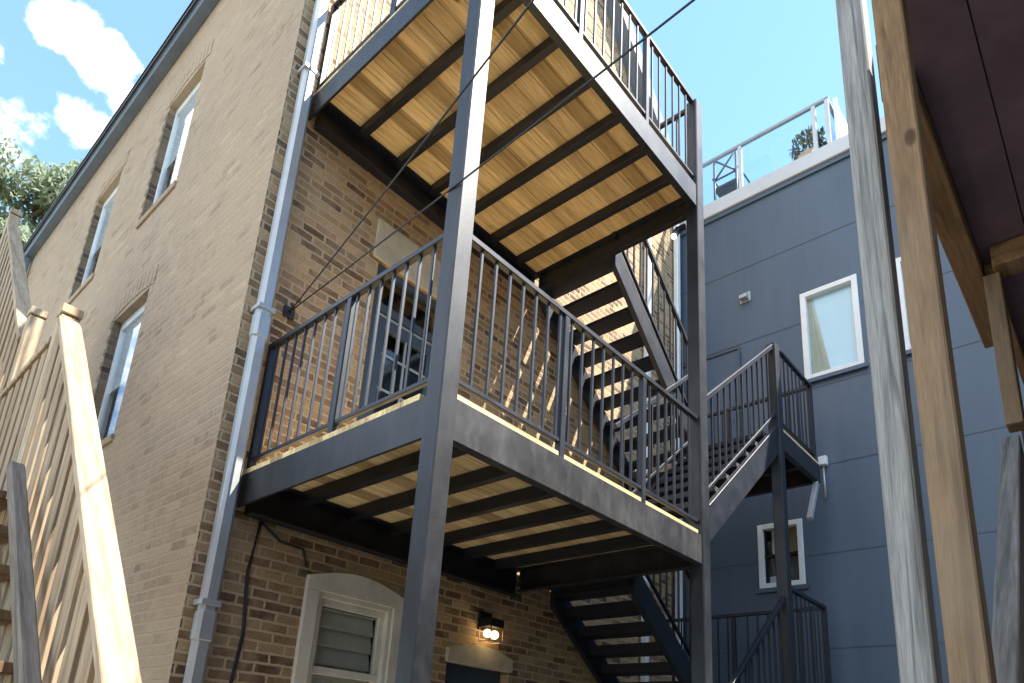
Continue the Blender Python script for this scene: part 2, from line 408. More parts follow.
# ground-floor window with white arched casing
f = MB(); x0, x1 = 2.44, 3.28; zs = 2.67; y = WY-.035
arch = [(x0, y, .9), (x1, y, .9), (x1, y, zs)] + [(x0+(x1-x0)*(1-k/12), y, zs+.085*math.sin(math.pi*k/12)) for k in range(1, 12)] + [(x0, y, zs)]
# casing as a ring of pieces
f.box(x0, x0+.10, y, WY+.05, .9, 2.58); f.box(x1-.10, x1, y, WY+.05, .9, 2.58)
f.prism([(x0, y, 2.58), (x1, y, 2.58), (x1, y, zs)] + [(x0+(x1-x0)*(1-k/12), y, zs+.085*math.sin(math.pi*k/12)) for k in range(1, 12)] + [(x0, y, zs)], (0, .085, 0))
gw = f.build('window', 'cream_trim', bb, .004); gw['label'] = 'ground floor window in an arched cream casing'
f = MB(); xa, xb = x0+.10, x1-.10
f.box(xa, xa+.035, WY-.015, WY+.06, .95, 2.58); f.box(xb-.035, xb, WY-.015, WY+.06, .95, 2.58); f.box(xa+.035, xb-.035, WY-.015, WY+.06, 2.545, 2.58)
f.box(xa+.035, xa+.075, WY+.03, WY+.08, .95, 2.545); f.box(xb-.075, xb-.035, WY+.03, WY+.08, .95, 2.545)
f.box(xa+.075, xb-.075, WY+.03, WY+.08, 2.50, 2.545); f.box(xa+.035, xb-.035, WY+.02, WY+.085, 2.035, 2.085)
f.build('sash', 'cream_trim', gw, .003)
f = MB(); f.box(xa+.07, xb-.07, WY+.055, WY+.06, .98, 2.51); f.build('pane', 'glass', gw)
f = MB()
for k in range(12): f.bar((xa+.07, WY+.085, 1.05+k*.125), (xb-.09, WY+.085, 1.05+k*.125), .012, .118, (0, .25, 1))
f.build('blind', 'blind', gw)
f = MB()
for k in range(12): f.box(xa+.07, xb-.09, WY+.068, WY+.072, 1.105+k*.125, 1.118+k*.125)
f.build('blind_cord', 'cream_trim', gw)
f = MB(); f.box(xa, xb, WY+.2, WY+.21, .95, 2.58); f.build('dark_room', 'black', gw)

# ground-floor door under the stone arch
f = MB(); x0, x1 = 3.76, 4.535
f.prism([(x0, WY-.03, 2.275), (x1, WY-.03, 2.275), (x1, WY-.03, 2.385)] + [(x0+(x1-x0)*(1-k/10), WY-.03, 2.385+.065*math.sin(math.pi*k/10)) for k in range(1, 10)] + [(x0, WY-.03, 2.385)], (0, .08, 0))
f.build('lintel', 'stone', bb, .005)
f = MB(); f.box(3.78, 4.52, WY+.1, WY+.15, .1, 2.28); d = f.build('door', 'dark_door', bb)
f = MB()
for xx in (3.86, 4.18):
    for zz in (.3, 1.2): f.box(xx, xx+.26, WY+.088, WY+.1, zz, zz+.75)
f.build('door_panel', 'dark_door', d, .006)

# balcony door on the lower deck
f = MB(); f.box(2.60, 3.52, WY-.022, WY+.05, 5.335, 5.70); f.build('lintel', 'stone', bb, .006)
f = MB(); f.box(2.66, 2.73, WY+.02, WY+.1, 3.24, 5.33); f.box(3.39, 3.46, WY+.02, WY+.1, 3.24, 5.33)
f.box(2.73, 3.39, WY+.02, WY+.1, 5.27, 5.33); f.box(2.73, 3.39, WY+.02, WY+.1, 4.93, 5.0)
bd = f.build('door', 'dark_door', bb, .003)
f = MB(); f.box(2.735, 3.385, WY+.04, WY+.08, 3.26, 3.62); f.box(2.735, 2.83, WY+.04, WY+.08, 3.62, 4.92); f.box(3.29, 3.385, WY+.04, WY+.08, 3.62, 4.92)
f.box(2.83, 3.29, WY+.04, WY+.08, 4.80, 4.92); f.build('door_leaf', 'dark_door', bd, .004)
f = MB(); f.box(2.83, 3.29, WY+.058, WY+.064, 3.62, 4.80); f.box(2.73, 3.39, WY+.058, WY+.064, 5.0, 5.27); f.build('pane', 'glass', bd)
f = MB()
for z in (3.95, 4.28, 4.58): f.box(2.83, 3.29, WY+.048, WY+.056, z, z+.018)
f.box(3.05, 3.068, WY+.046, WY+.056, 3.62, 4.80); f.box(2.735, 3.385, WY+.036, WY+.05, 4.90, 4.918); f.build('muntin', 'terrace_frame', bd)
f = MB(); f.box(2.70, 3.42, WY+.22, WY+.23, 3.24, 5.33); f.build('dark_room', 'black', bd)

# downspouts on the rear wall
f = MB(); f.box(1.735, 1.835, 4.005, 4.085, 0, 9.0)
dsp = f.build('downspout', 'galv', bb, .022)
for z in (.5, 2.32, 4.32, 6.4, 8.4):
    f = MB(); f.box(1.725, 1.845, 3.997, 4.118, z, z+.035); f.build('strap', 'galv', dsp, .003)
for z in (2.1, 4.1):
    f = MB(); f.box(1.729, 1.841, 3.999, 4.091, z, z+.2); f.build('coupling', 'galv', dsp, .02)
f = MB(); f.box(6.60, 6.68, 4.03, 4.10, 0, 9.3); f.build('downspout', 'white_trim', bb, .01)
f = MB(); f.box(7.36, 7.44, 4.03, 4.10, 0, 9.0); f.build('downspout', 'white_trim', bb, .01)
# old cables clipped to the wall under the porch
f = MB(); pts = [(2.05, WY-.012, 2.93), (2.02, WY-.012, 2.6), (2.06, WY-.012, 2.2), (2.03, WY-.012, 1.8), (2.06, WY-.012, 1.2), (2.04, WY-.012, .4)]
f.tube(pts, .011, 6)
f.tube([(2.05, WY-.012, 2.93), (2.2, WY-.012, 2.84), (2.38, WY-.012, 2.83), (2.42, WY-.012, 2.72)], .009, 6)
f.build('wall_cable', 'wire', bb)

# wall lamp over the door
lamp = thing('wall_lamp', 'lit wall lamp glowing on the brick above the arched stone door lintel', 'lamp', (4.16, WY, 2.5))
f = MB(); f.box(4.09, 4.23, WY-.03, WY, 2.58, 2.74); f.box(4.08, 4.24, WY-.17, WY-.03, 2.60, 2.67); f.build('lamp_body', 'black', lamp, .006)
for dx in (-.045, .04):
    f = MB(); f.ball((4.16+dx, WY-.10, 2.545), .035); f.build('bulb', 'bulb', lamp, smooth=True)
f = MB()
for xx in (4.085, 4.235):
    for yy in (WY-.165, WY-.035): f.tube([(xx, yy, 2.6), (xx, yy, 2.48)], .005, 6)
f.tube([(4.085, WY-.165, 2.48), (4.235, WY-.165, 2.48), (4.235, WY-.035, 2.48), (4.085, WY-.035, 2.48), (4.085, WY-.165, 2.48)], .005, 6)
f.build('lamp_cage', 'planter', lamp)

# ------------------------------------------------------------------ steel porch
X0, Y0 = 1.858, 2.226; XR = 4.52; PW = .11
porch = thing('steel_porch', 'black steel two-deck porch with pine decking and baluster railings on the brick wall', 'porch', (3.2, 3.1, 0))
for (xa, ya, zt, nm) in ((X0, Y0, 7.26, 'post'), (XR-PW, Y0, 7.24, 'post')):
    f = MB(); f.box(xa, xa+PW, ya, ya+PW, 0, zt); p = f.build(nm, 'steel', porch, .007)
    f = MB(); f.box(xa-.06, xa+PW+.06, ya-.06, ya+PW+.06, .0, .015); f.build('base_plate', 'steel', p, .002)
def channel(mb, p, q, inward, h, fl=.055, web=.012):
    """C channel from p to q (bottom outside corner line), flanges pointing 'inward'."""
    p, q, n = Vector(p), Vector(q), Vector(inward)
    z = Vector((0, 0, 1))
    prof = [(0, 0), (fl, 0), (fl, .012), (web, .014), (web, h-.014), (fl, h-.012), (fl, h), (0, h)]
    mb.prism([p + n*a + z*b for a, b in prof], q - p)

def deck(zb, zt, right_x, label):
    fr = MB()
    channel(fr, (X0+PW, Y0+.012, zb), (XR-PW, Y0+.012, zb), (0, 1, 0), zt-zb)
    front = fr.build('front_beam', 'steel_dusty' if zb < 4 else 'steel', porch, .002)
    fr = MB(); channel(fr, (X0+.012, Y0+PW, zb), (X0+.012, WY-.01, zb), (1, 0, 0), zt-zb, .018); fr.build('side_beam', 'steel', porch, .002)
    fr = MB(); channel(fr, (X0+.075, WY-.006, zb-.035), (XR, WY-.006, zb-.035), (0, -1, 0), zt-zb+.03, .09); fr.build('wall_beam', 'steel_clean', porch, .002)
    fr = MB(); channel(fr, (XR-.012, Y0+PW, zb), (XR-.012, WY-.09, zb), (-1, 0, 0), zt-zb); fr.build('side_beam', 'steel', porch, .002)
    for k in range(6):
        x = X0+.055 + (k+1)*.376
        j = MB(); j.box(x-.028, x+.028, Y0+.03, WY-.10, zt-.088, zt-.002); j.build('joist', 'steel_clean', porch, .003)
    b = MB(); n = 13; w = (WY-.01-(Y0+.03))/n
    for i in range(n):
        ya = Y0+.03 + i*w
        xa = X0 + (PW+.004 if i == 0 else .02)
        xb = XR-.02 if i else XR-PW-.004
        b.box(xa, xb, ya+.002, ya+w-.002, zt+.001, zt+.037)
    return b.build('deck_boards', 'pine_deck', porch)
Z1B, Z1T = 2.975, 3.19; Z2B, Z2T = 6.08, 6.295
d1 = deck(Z1B, Z1T, XR, ''); d2 = deck(Z2B, Z2T, XR, '')

def panel(parent, p, q, z, zrail, spacing=.112, posts=(), bottom=.095, bal=.014, end_posts=()):
    """one guard panel from p to q (xy), deck level z, top rail at z+zrail."""
    p, q = Vector((*p, 0)), Vector((*q, 0)); d = (q-p); Ln = d.length; d.normalize()
    up = Vector((0, 0, 1))
    r = MB(); r.bar(p+up*(z+zrail-.02), q+up*(z+zrail-.02), .04, .036); rl = r.build('railing', 'steel_clean', parent, .004)
    r = MB(); r.bar(p+up*(z+bottom+.012), q+up*(z+bottom+.012), .028, .026); r.build('bottom_rail', 'steel_clean', rl, .003)
    for t in posts:
        c = p + d*t
        r = MB(); r.box(c.x-.021, c.x+.021, c.y-.021, c.y+.021, z-.05, z+zrail-.04); r.build('rail_post', 'steel_clean', rl, .003)
    n = max(2, int(round(Ln/spacing)))
    for i in range(1, n):
        c = p + d*(Ln*i/n)
        if any(abs(Ln*i/n - t) < .045 for t in posts): continue
        r = MB(); r.bar(c+up*(z+bottom+.025), c+up*(z+zrail-.04), bal, bal, (1, 0, 0)); r.build('baluster', 'steel_clean', rl)
    return rl
yr = Y0+.045
for z in (Z1T, Z2T):
    panel(porch, (X0+PW, yr), (XR-PW, yr), z, .955, posts=(.825, 1.685))
    panel(porch, (X0+.045, Y0+PW), (X0+.045, WY-.02), z, .955, posts=(.83, 1.735))
panel(porch, (XR-.05, Y0+PW), (XR-.05, 3.12), Z2T, .955, posts=(.76,))

# ------------------------------------------------------------------ stairs
def flight(t, xa, za, xb, zb, y0, y1, rails, n, th=.045, tw=.10):
    """stair along X, nosing line from (xa,za) to (xb,zb), stringers at y0 and y1."""
    for y in (y0, y1):
        f = MB(); yy = y if y == y0 else y-.05
        f.prism([(xa, yy, za+.01), (xb, yy, zb+.01), (xb, yy, zb-.28), (xa, yy, za-.28)], (0, .05, 0))
        f.build('stringer', 'steel_clean', t, .004)
    s = (zb-za)/(xb-xa)
    for i in range(n):
        u = (i+.5)/n; xc = xa+(xb-xa)*u; zc = za+(zb-za)*u - .02
        f = MB(); f.box(xc-tw, xc+tw, y0+.052, y1-.052, zc-th, zc); f.build('tread', 'steel_clean', t, .003)
    for y in rails:
        f = MB(); f.bar((xa-.02, y, za+.88), (xb+.02, y, zb+.88), .042, .042)
        rl = f.build('handrail', 'steel_clean', t, .004)
        f = MB(); f.bar((xa, y, za+.13), (xb, y, zb+.13), .028, .026); f.build('bottom_rail', 'steel_clean', rl, .003)
        k = max(3, int(round(abs(xb-xa)/.115)))
        for i in range(1, k):
            xx = xa+(xb-xa)*i/k; zz = za+(zb-za)*i/k
            f = MB(); f.bar((xx, y, zz+.13), (xx, y, zz+.87), .016, .016, (1, 0, 0)); f.build('baluster', 'steel_clean', rl)
YM = 3.14
# upper flight: upper deck -> middle landing
tA = thing('steel_stair_flight', 'black open-riser stair flight coming down from the upper porch deck', 'stairs', (4.5, 3.6, 4.7), 'steel stair flights beside the porch')
flight(tA, 4.56, 6.30, 6.32, 4.74, YM, 4.08, (YM+.025,), 9)
# second flight: lower deck -> middle landing, on the yard side
tB = thing('steel_stair_flight', 'black stair flight rising from the lower porch deck to the middle landing', 'stairs', (4.5, 2.7, 3.2), 'steel stair flights beside the porch')
flight(tB, 4.56, 3.46, 5.97, 4.69, Y0+.02, YM-.02, (Y0+.045, YM-.045), 7)
# third flight: lower deck -> low landing
tC = thing('steel_stair_flight', 'dark stair flight under the lower deck with brick showing between its treads', 'stairs', (5.1, 3.6, 2.2), 'steel stair flights beside the porch')
flight(tC, 4.98, 3.22, 6.2, 2.30, YM, 4.08, (YM+.025,), 6, .09, .125)
f = MB(); f.box(4.53, 4.98, YM, 4.08, 3.10, 3.225); f.build('top_plate', 'steel_clean', tC, .003)
# fourth flight: low landing -> yard
tD = thing('steel_stair_flight', 'lowest stair flight whose handrail rises from the yard to the low landing', 'stairs', (3.2, 2.7, 0), 'steel stair flights beside the porch')
flight(tD, 3.75, .35, 5.97, 2.18, Y0+.02, YM-.02, (Y0+.045,), 9)

# landings
LX0, LX1 = 5.97, 7.06
def landing(name, label, zt, h):
    t = thing('steel_landing', label, 'landing', (6.5, 3.1, zt), 'steel stair landings')
    f = MB(); channel(f, (LX0+.10, Y0+.01, zt-.2), (LX1, Y0+.01, zt-.2), (0, 1, 0), .2); f.build('front_beam', 'steel', t, .002)
    f = MB(); channel(f, (LX1, Y0+.06, zt-.2), (LX1, 4.08, zt-.2), (-1, 0, 0), .2); f.build('side_beam', 'steel', t, .002)
    f = MB(); channel(f, (LX0+.12, Y0+.1, zt-.2), (LX0+.12, YM, zt-.2), (1, 0, 0), .19); f.build('side_beam', 'steel', t, .002)
    for x in (6.35, 6.7):
        f = MB(); f.box(x-.025, x+.025, Y0+.07, 4.08, zt-.14, zt-.002); f.build('joist', 'steel_clean', t)
    f = MB(); n = 12; w = (4.08-Y0-.02)/n
    for i in range(n): f.box(LX0+.125 if Y0+.02+i*w < YM else 6.33, LX1-.01, Y0+.02+i*w+.002, Y0+.02+(i+1)*w-.002, zt+.001, zt+.036)
    f.build('deck_boards', 'pine_deck', t)
    rl = panel(t, (LX0+.10, Y0+.045), (LX1-.03, Y0+.045), zt, h, posts=(.94,))
    panel(t, (LX1-.03, Y0+.07), (LX1-.03, 4.05), zt, h, posts=(.92,))
    return t
lm = landing('mid', 'middle stair landing with pine boards against the dark slate building', 4.69, .94)
f = MB(); f.box(LX0, LX0+.10, Y0, Y0+.10, 0, 5.60); f.build('post', 'steel', lm, .006)
f = MB(); f.box(LX1-.08, LX1-.0, Y0+.07, Y0+.15, 0, 4.48); f.build('post', 'steel', lm, .006) if False else None
f = MB(); f.bar((LX1-.08, Y0+.03, 4.47), (LX0+.75, Y0+.03, 4.0), .05, .05); f.build('brace', 'galv', lm, .003)
ll = landing('low', 'low stair landing with railing near the bottom of the black landing post', 2.25, .94)
f = MB()
for x in (LX1-.04,):
    f.box(x-.04, x+.04, Y0+.03, Y0+.11, 0, 2.05)
f.build('post', 'steel', ll, .004)

# lit floodlight on the porch post
fl = thing('floodlight', 'small round lit floodlight under the upper deck beside the right porch post', 'lamp', (4.36, 2.40, 5.83))
f = MB(); f.ball((4.355, 2.42, 5.83), .024); f.build('bulb', 'led', fl, smooth=True)
f = MB(); f.tube([(4.40, 2.40, 5.92), (4.37, 2.415, 5.86)], .03, 10); f.build('lamp_body', 'steel_clean', fl)
f = MB(); f.box(4.385, 4.415, 2.337, 2.42, 5.90, 5.94); f.build('bracket', 'steel_clean', fl)

# ------------------------------------------------------------------ dark slate building
DX = 7.56
db = thing('slate_building', 'dark slate-blue panel building with a glass-railed roof terrace', 'building', (11, 0, 0))
dh = [(1.85, 2.48, 6.0, 7.17), (1.14, 1.44, 6.0, 7.17), (2.63, 3.12, 3.57, 4.31)]
w = wall_with_holes('X', DX, -6, 4.6, 0, 9.0, dh, .12, 1)
w.quad((DX, -6, 0), (16, -6, 0), (16, -6, 9), (DX, -6, 9)); w.quad((DX, 4.6, 0), (16, 4.6, 0), (16, 4.6, 9), (DX, 4.6, 9))
w.quad((DX, -6, 9), (16, -6, 9), (16, 4.6, 9), (DX, 4.6, 9)); w.quad((16, -6, 0), (16, 4.6, 0), (16, 4.6, 9), (16, -6, 9))
w.build('wall', 'siding', db)
s = MB()
for z in (7.9, 6.79, 5.68+.2, 4.93-.03, 3.88, 2.86, 1.8): 
    cuts = sorted((h[0]-.03, h[1]+.03) for h in dh if h[2]-.08 < z < h[3]+.03); y = -6
    for a_, b_ in cuts + [(4.1, 4.1)]:
        s.box(DX-.004, DX+.004, y, a_, z-.006, z+.006); y = b_
s.build('panel_seam', 'dark_door', db)
s = MB(); s.box(DX-.06, DX+.35, -6.06, 4.66, 8.93, 9.16); s.build('parapet', 'parapet', db, .008)
s = MB(); s.box(DX-.03, DX-.002, -6, 4.12, 8.86, 8.925); s.build('drip_edge', 'siding', db)
def slate_window(y0, y1, z0, z1, kind):
    f = MB(); x = DX-.02; t = .055 if kind != 'hung' else .05
    f.box(x, x+.1, y0-.01, y0+t, z0-.01, z1+.01); f.box(x, x+.1, y1-t, y1+.01, z0-.01, z1+.01)
    f.box(x, x+.1, y0+t, y1-t, z1-t, z1+.01); f.box(x, x+.1, y0+t, y1-t, z0-.01, z0+t)
    wd = f.build('window', 'white_trim', db, .004)
    f = MB(); f.box(DX+.05, DX+.056, y0+t, y1-t, z0+t, z1-t); f.build('pane', 'glass', wd)
    f = MB(); f.box(DX-.05, DX-.021, y0-.05, y1+.05, z0-.06, z0-.012); f.build('sill', 'siding', wd)
    if kind == 'hung':
        zm = (z0+z1)/2; f = MB(); f.box(DX+.02, DX+.07, y0+t, y1-t, zm-.015, zm+.02); f.box(DX+.03, DX+.06, y0+t, y0+t+.02, z0+t, z1-t); f.box(DX+.03, DX+.06, y1-t-.02, y1-t, z0+t, z1-t); f.build('sash', 'black', wd)
        f = MB(); f.box(DX+.13, DX+.14, y0, y1-.1, zm, z1); f.build('blind', 'interior_tan', wd)
        f = MB(); f.box(DX+.125, DX+.13, y1-.16, y1-.10, zm, z1); f.box(DX+.125, DX+.13, y1-.13, y1-.06, z0, z0+.16); f.build('curtain', 'white_trim', wd)
        f = MB(); f.box(DX+.2, DX+.21, y0-.1, y1+.1, z0-.1, z1+.1); f.build('dark_room', 'dark_door', wd)
    else:
        f = MB(); f.box(DX+.064, DX+.068, y0+.01, y1-.01, z0, z1+.0); f.build('blind', 'curtain', wd)
        # gathered curtain: narrow at the top, wide at the bottom
        f = MB(); n = 8
        top = [(DX+.0625-.004*(i % 2), y1-.03-i*.012, z1-.05) for i in range(n)]; bot = [(DX+.0625-.004*(i % 2), y1-.03-i*.035, z0+.03) for i in range(n)]
        for i in range(n-1): f.quad(top[i], top[i+1], bot[i+1], bot[i])
        f.build('curtain', 'curtain_beige', wd)
    return wd
slate_window(*dh[0], 'plain'); slate_window(*dh[1], 'plain'); slate_window(*dh[2], 'hung')
f = MB(); f.box(DX-.012, DX+.0, 3.29, 4.09, 4.73, 6.72); dd = f.build('door', 'siding', db, .003)
f = MB(); f.box(DX-.03, DX-.014, 3.27, 4.11, 6.72, 6.76); f.box(DX-.03, DX-.014, 3.26, 3.285, 4.73, 6.72); f.build('door_frame', 'dark_door', dd)
f = MB(); f.tube([(DX-.03, 3.38, 5.75), (DX-.09, 3.38, 5.75), (DX-.09, 3.48, 5.75)], .012, 8); f.build('door_handle', 'galv', dd)
# vent and junction box
v = thing('wall_vent', 'small white vent hood on the slate wall left of the big window', 'vent', (DX, 3.17, 7.44))
f = MB(); f.prism([(DX, 3.12, 7.39), (DX-.10, 3.12, 7.39), (DX-.09, 3.12, 7.45), (DX, 3.12, 7.49)], (0, .1, 0)); f.build('hood', 'galv', v, .006)
f = MB(); f.box(DX-.015, DX, 3.10, 3.24, 7.37, 7.51); f.build('flange', 'galv', v, .003)
v = thing('junction_box', 'small white junction box on the slate wall beside the middle landing', 'box', (DX, 2.34, 4.93))
f = MB(); f.box(DX-.06, DX, 2.30, 2.39, 4.88, 4.99); f.build('box_body', 'white_trim', v, .006)
f = MB(); f.box(DX-.072, DX-.06, 2.305, 2.385, 4.885, 4.985); f.build('box_cover', 'white_trim', v, .004)
f = MB(); f.tube([(DX-.03, 2.345, 4.88), (DX-.03, 2.345, 4.5)], .012, 8); f.build('conduit', 'galv', v)
# terrace railing
tr = thing('terrace_railing', 'glass terrace railing with slim pale metal frame on the slate building roof', 'railing', (7.66, 3, 9.16))
TX = 7.66; ZR = 10.03
def rpost(x, y, wdt=.05):
    f = MB(); f.box(x-wdt/2, x+wdt/2, y-wdt/2, y+wdt/2, 9.16, ZR); f.build('rail_post', 'parapet', tr, .004)
for y in (4.5, 3.21, 2.20, 2.03): rpost(TX, y)
rpost(TX+1.5, 2.03); rpost(TX+3.0, 2.03)
f = MB(); f.bar((TX, 4.5, ZR), (TX, 2.0, ZR), .05, .045); f.bar((TX-.02, 2.03, ZR+.001), (TX+3.0, 2.03, ZR+.001), .05, .045); f.build('top_rail', 'terrace_frame', tr, .004)
f = MB(); f.bar((TX, 4.5, 9.24), (TX, 2.0, 9.24), .035, .04); f.bar((TX, 2.03, 9.241), (TX+3, 2.03, 9.241), .035, .04); f.build('bottom_rail', 'terrace_frame', tr, .003)
f = MB(); f.box(TX-.004, TX+.004, 3.24, 4.47, 9.26, ZR-.02); f.box(TX-.004, TX+.004, 2.23, 3.18, 9.26, ZR-.02); f.build('glass_panel', 'glass_rail', tr)
f = MB(); f.box(TX+.03, TX+1.47, 2.026, 2.034, 9.26, ZR-.02); f.box(TX+1.53, TX+2.97, 2.026, 2.034, 9.26, ZR-.02); f.build('glass_panel', 'glass_rail', tr)
# white privacy screen past the corner
ps = thing('privacy_screen', 'white privacy screen at the corner of the roof terrace', 'screen', (7.95, 1.9, 9.1))
f = MB(); f.box(7.74, 9.3, 1.93, 1.955, 9.14, 9.98); f.build('panel', 'white_trim', ps, .004)
f = MB(); f.box(7.70, 7.74, 1.92, 1.965, 9.14, 10.03); f.build('screen_post', 'white_trim', ps)
f = MB(); f.box(9.3, 9.34, 1.92, 1.965, 9.14, 10.03); f.build('screen_post', 'white_trim', ps)
# folding chair
ch = thing('terrace_chair', 'dark metal chair with crossed back standing behind the terrace glass', 'chair', (8.0, 3.55, 9.01))
cx, cy, cz = 7.98, 3.57, 9.40
f = MB()
for dy in (-.17, .17):
    f.tube([(cx-.02, cy+dy, 9.0), (cx-.02, cy+dy, cz+.95)], .018, 6)
f.build('back_post', 'chair_metal', ch)
f = MB(); f.tube([(cx-.02, cy-.17, cz+.94), (cx-.02, cy+.17, cz+.94)], .018, 6); f.tube([(cx-.02, cy-.17, cz+.56), (cx-.02, cy+.17, cz+.56)], .015, 6)
f.tube([(cx-.02, cy-.17, cz+.94), (cx-.02, cy+.17, cz+.56)], .015, 6); f.tube([(cx-.02, cy+.17, cz+.94), (cx-.02, cy-.17, cz+.56)], .015, 6); f.build('backrest', 'chair_metal', ch)
f = MB(); f.box(cx-.02, cx+.40, cy-.19, cy+.19, cz+.40, cz+.44); f.build('seat', 'chair_metal', ch, .008)
for dy in (-.17, .17):
    f = MB(); f.tube([(cx+.38, cy+dy, 9.0), (cx+.36, cy+dy, cz+.4)], .016, 6); f.build('leg', 'chair_metal', ch)
for dy in (-.2, .2):
    f = MB(); f.tube([(cx-.02, cy+dy, cz+.62), (cx+.36, cy+dy, cz+.62), (cx+.36, cy+dy, cz+.42)], .014, 6); f.build('armrest', 'chair_metal', ch)
# potted plant
pp = thing('potted_plant', 'small bushy plant in a terracotta pot at the terrace corner', 'plant', (7.95, 2.36, 9.16))
def leaves(mb, c, rad, n, size, rnd, flat=.75):
    for _ in range(n):
        while True:
            p = Vector((rnd.uniform(-1, 1), rnd.uniform(-1, 1), rnd.uniform(-1, 1)))
            if .25 < p.length < 1: break
        p = Vector((p.x*rad[0], p.y*rad[1], p.z*rad[2])) + Vector(c)
        a = Vector((rnd.gauss(0, 1), rnd.gauss(0, 1), rnd.gauss(0, 1))).normalized(); b = a.orthogonal().normalized()
        s_ = size*rnd.uniform(.6, 1.4)
        mb.quad(p - a*s_, p + b*s_*.5, p + a*s_, p - b*s_*.5)
f = MB(); f.tube([(7.95, 2.36, 9.01), (7.95, 2.36, 9.3), (7.95, 2.36, 9.52)], [.12, .15, .17], 14); f.build('pot', 'planter', pp)
f = MB(); leaves(f, (7.95, 2.38, 9.72), (.22, .25, .2), 420, .05, random.Random(3)); f.build('foliage', 'leaf_pot', pp)

# ------------------------------------------------------------------ overhead wires
A = Vector((1.99, 4.10, 4.463))
def ray_pt(px, py, Y):
    d = RC.transposed() @ Vector(((px-512)/698.702, (py-546.09)/698.702, 1)); d = d*(Y/d.y); return d + Vector((0, 0, 1.6))
def wire(px, py, Y, label):
    f = MB(); B = ray_pt(px, py, Y); B = A + (B-A)*1.35; n = 12
    pts = [A.lerp(B, i/n) - Vector((0, 0, .02*math.sin(math.pi*i/n))) for i in range(n+1)]
    f.tube(pts, .0052, 6); o = f.build('service_wire', 'wire', None, 0, A)
    tag(o, label, 'cable')
wire(530, 2, 1.45, 'thin black service wire running steeply across the front porch post')
wire(690, 0, .9, 'black service wire crossing the upper deck railing towards the open sky')
f = MB(); f.tube([(1.99, 4.12, 4.463), (1.99, 4.05, 4.463), (1.97, 4.05, 4.5)], .012, 6); f.box(1.95, 2.03, 4.1, 4.12, 4.42, 4.5)
tag(f.build('wire_bracket', 'wire', None, 0, (1.99, 4.12, 4.4)), 'small dark bracket on the brick where the service wires meet', 'bracket')

# ------------------------------------------------------------------ timber porch on the right
tp = thing('timber_porch', 'timber porch with dark plum ceiling and two tall wooden posts at the right edge', 'porch', (2, -1, 0))
ZP = 4.0
f = MB(); f.box(1.75, 5.6, -4, .314, ZP+.112, ZP+.25)
for k in range(22):
    yb = .314-k*.196; f.box(1.75, 5.6, max(-4, yb-.190), yb, ZP+.09, ZP+.111)
f.build('soffit', 'soffit', tp)
f = MB(); f.box(2.31, 4.35, .317, .425, ZP, ZP+.28); f.build('rim_beam', 'beam_wood', tp, .005)
f = MB(); f.box(3.53, 3.66, -4, .27, ZP-.03, ZP+.085); f.build('joist', 'beam_wood', tp, .005)
f = MB(); f.box(3.665, 5.6, .27, .314, ZP+.005, ZP+.085); f.build('rim_beam', 'beam_wood', tp, .004)
f = MB(); f.box(1.90, 1.99, .265, .347, 0, ZP-.003); p = f.build('post', 'cedar_post', tp, .005); p['label'] = 'brown cedar post with a knotty face'
f = MB(); f.box(2.2, 2.29, .432, .522, 0, 4.55); p = f.build('post', 'grey_post', tp, .006); p['label'] = 'silver weathered post'
f = MB(); f.box(3.58, 3.69, .248, .3155, 3.17, ZP-.034); p = f.build('post_stub', 'cedar_post', tp, .004)
f = MB(); f.bar((3.67, .308, 3.08), (2.40, .308, 1.76), .07, .14); f.build('stair_rail', 'grey_rail', tp, .005)
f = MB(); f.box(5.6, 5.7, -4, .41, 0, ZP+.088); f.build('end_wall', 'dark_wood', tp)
f = MB(); f.box(-7, 5.6, -4.2, -4.003, 0, 7.0); f.build('unseen_blocker_wall', 'dark_wood', tp)  # unseen wall, added to block low sky light and cut ground bounce

# ------------------------------------------------------------------ timber stair on the left
ts = thing('timber_stair', 'pale timber stair with sloping sunlit rail and brown slats at the left edge', 'stairs', (0, 2.4, 0))
K = 1.68
def K3(x, y, z): return Vector((x*K, y*K, 1.6+(z-1.6)*K))
PK = []
def rail(p, q):
    p, q = Vector(p), Vector(q)
    f = MB(); f.bar(p, q, .104, .038); r = f.build('handrail', 'pine_slope', ts, .004)
    f = MB(); dn = Vector((0, 0, -.085)); f.bar(p+dn, q+dn, .036, .085); f.build('sub_rail', 'picket', r, .003)
    f = MB(); dn = Vector((0, 0, -.92)); f.bar(p+dn, q+dn, .036, .085); f.build('bottom_rail', 'picket', r, .003)
    per = .165; n = int((q-p).to_2d().length/per); sl = (q.z-p.z)/max(.01, (q-p).to_2d().length)
    for i in range(n):
        c = p.lerp(q, (i+.5)/n); h = .052
        f = MB(); f.prism([(c.x-.042, c.y-h, c.z-1.12-h*sl), (c.x-.042, c.y+h, c.z-1.12+h*sl), (c.x-.042, c.y+h, c.z-.04+h*sl), (c.x-.042, c.y-h, c.z-.04-h*sl)], (.030, 0, 0))
        f.build('picket', 'picket', ts, .002)
rail(K3(.42, .80, 1.235), K3(.449, 2.40, 2.83))
def newel(v, z0):
    x, y, z1 = v
    f = MB(); f.box(x-.045, x+.045, y-.045, y+.045, z0, z1-.065); n = f.build('newel_post', 'pine_fresh', ts, .004)
    f = MB(); f.box(x-.050, x+.050, y-.050, y+.050, z1-.052, z1); f.build('post_cap', 'pine_fresh', n, .004)
    f = MB(); f.box(x-.038, x+.038, y-.038, y+.038, z1-.065, z1-.052); f.build('neck', 'pine_brown', n)
newel(K3(.452, 2.43, 2.89), 0)
rail(K3(.452, 2.46, 2.78), K3(.46, 3.08, 2.78))
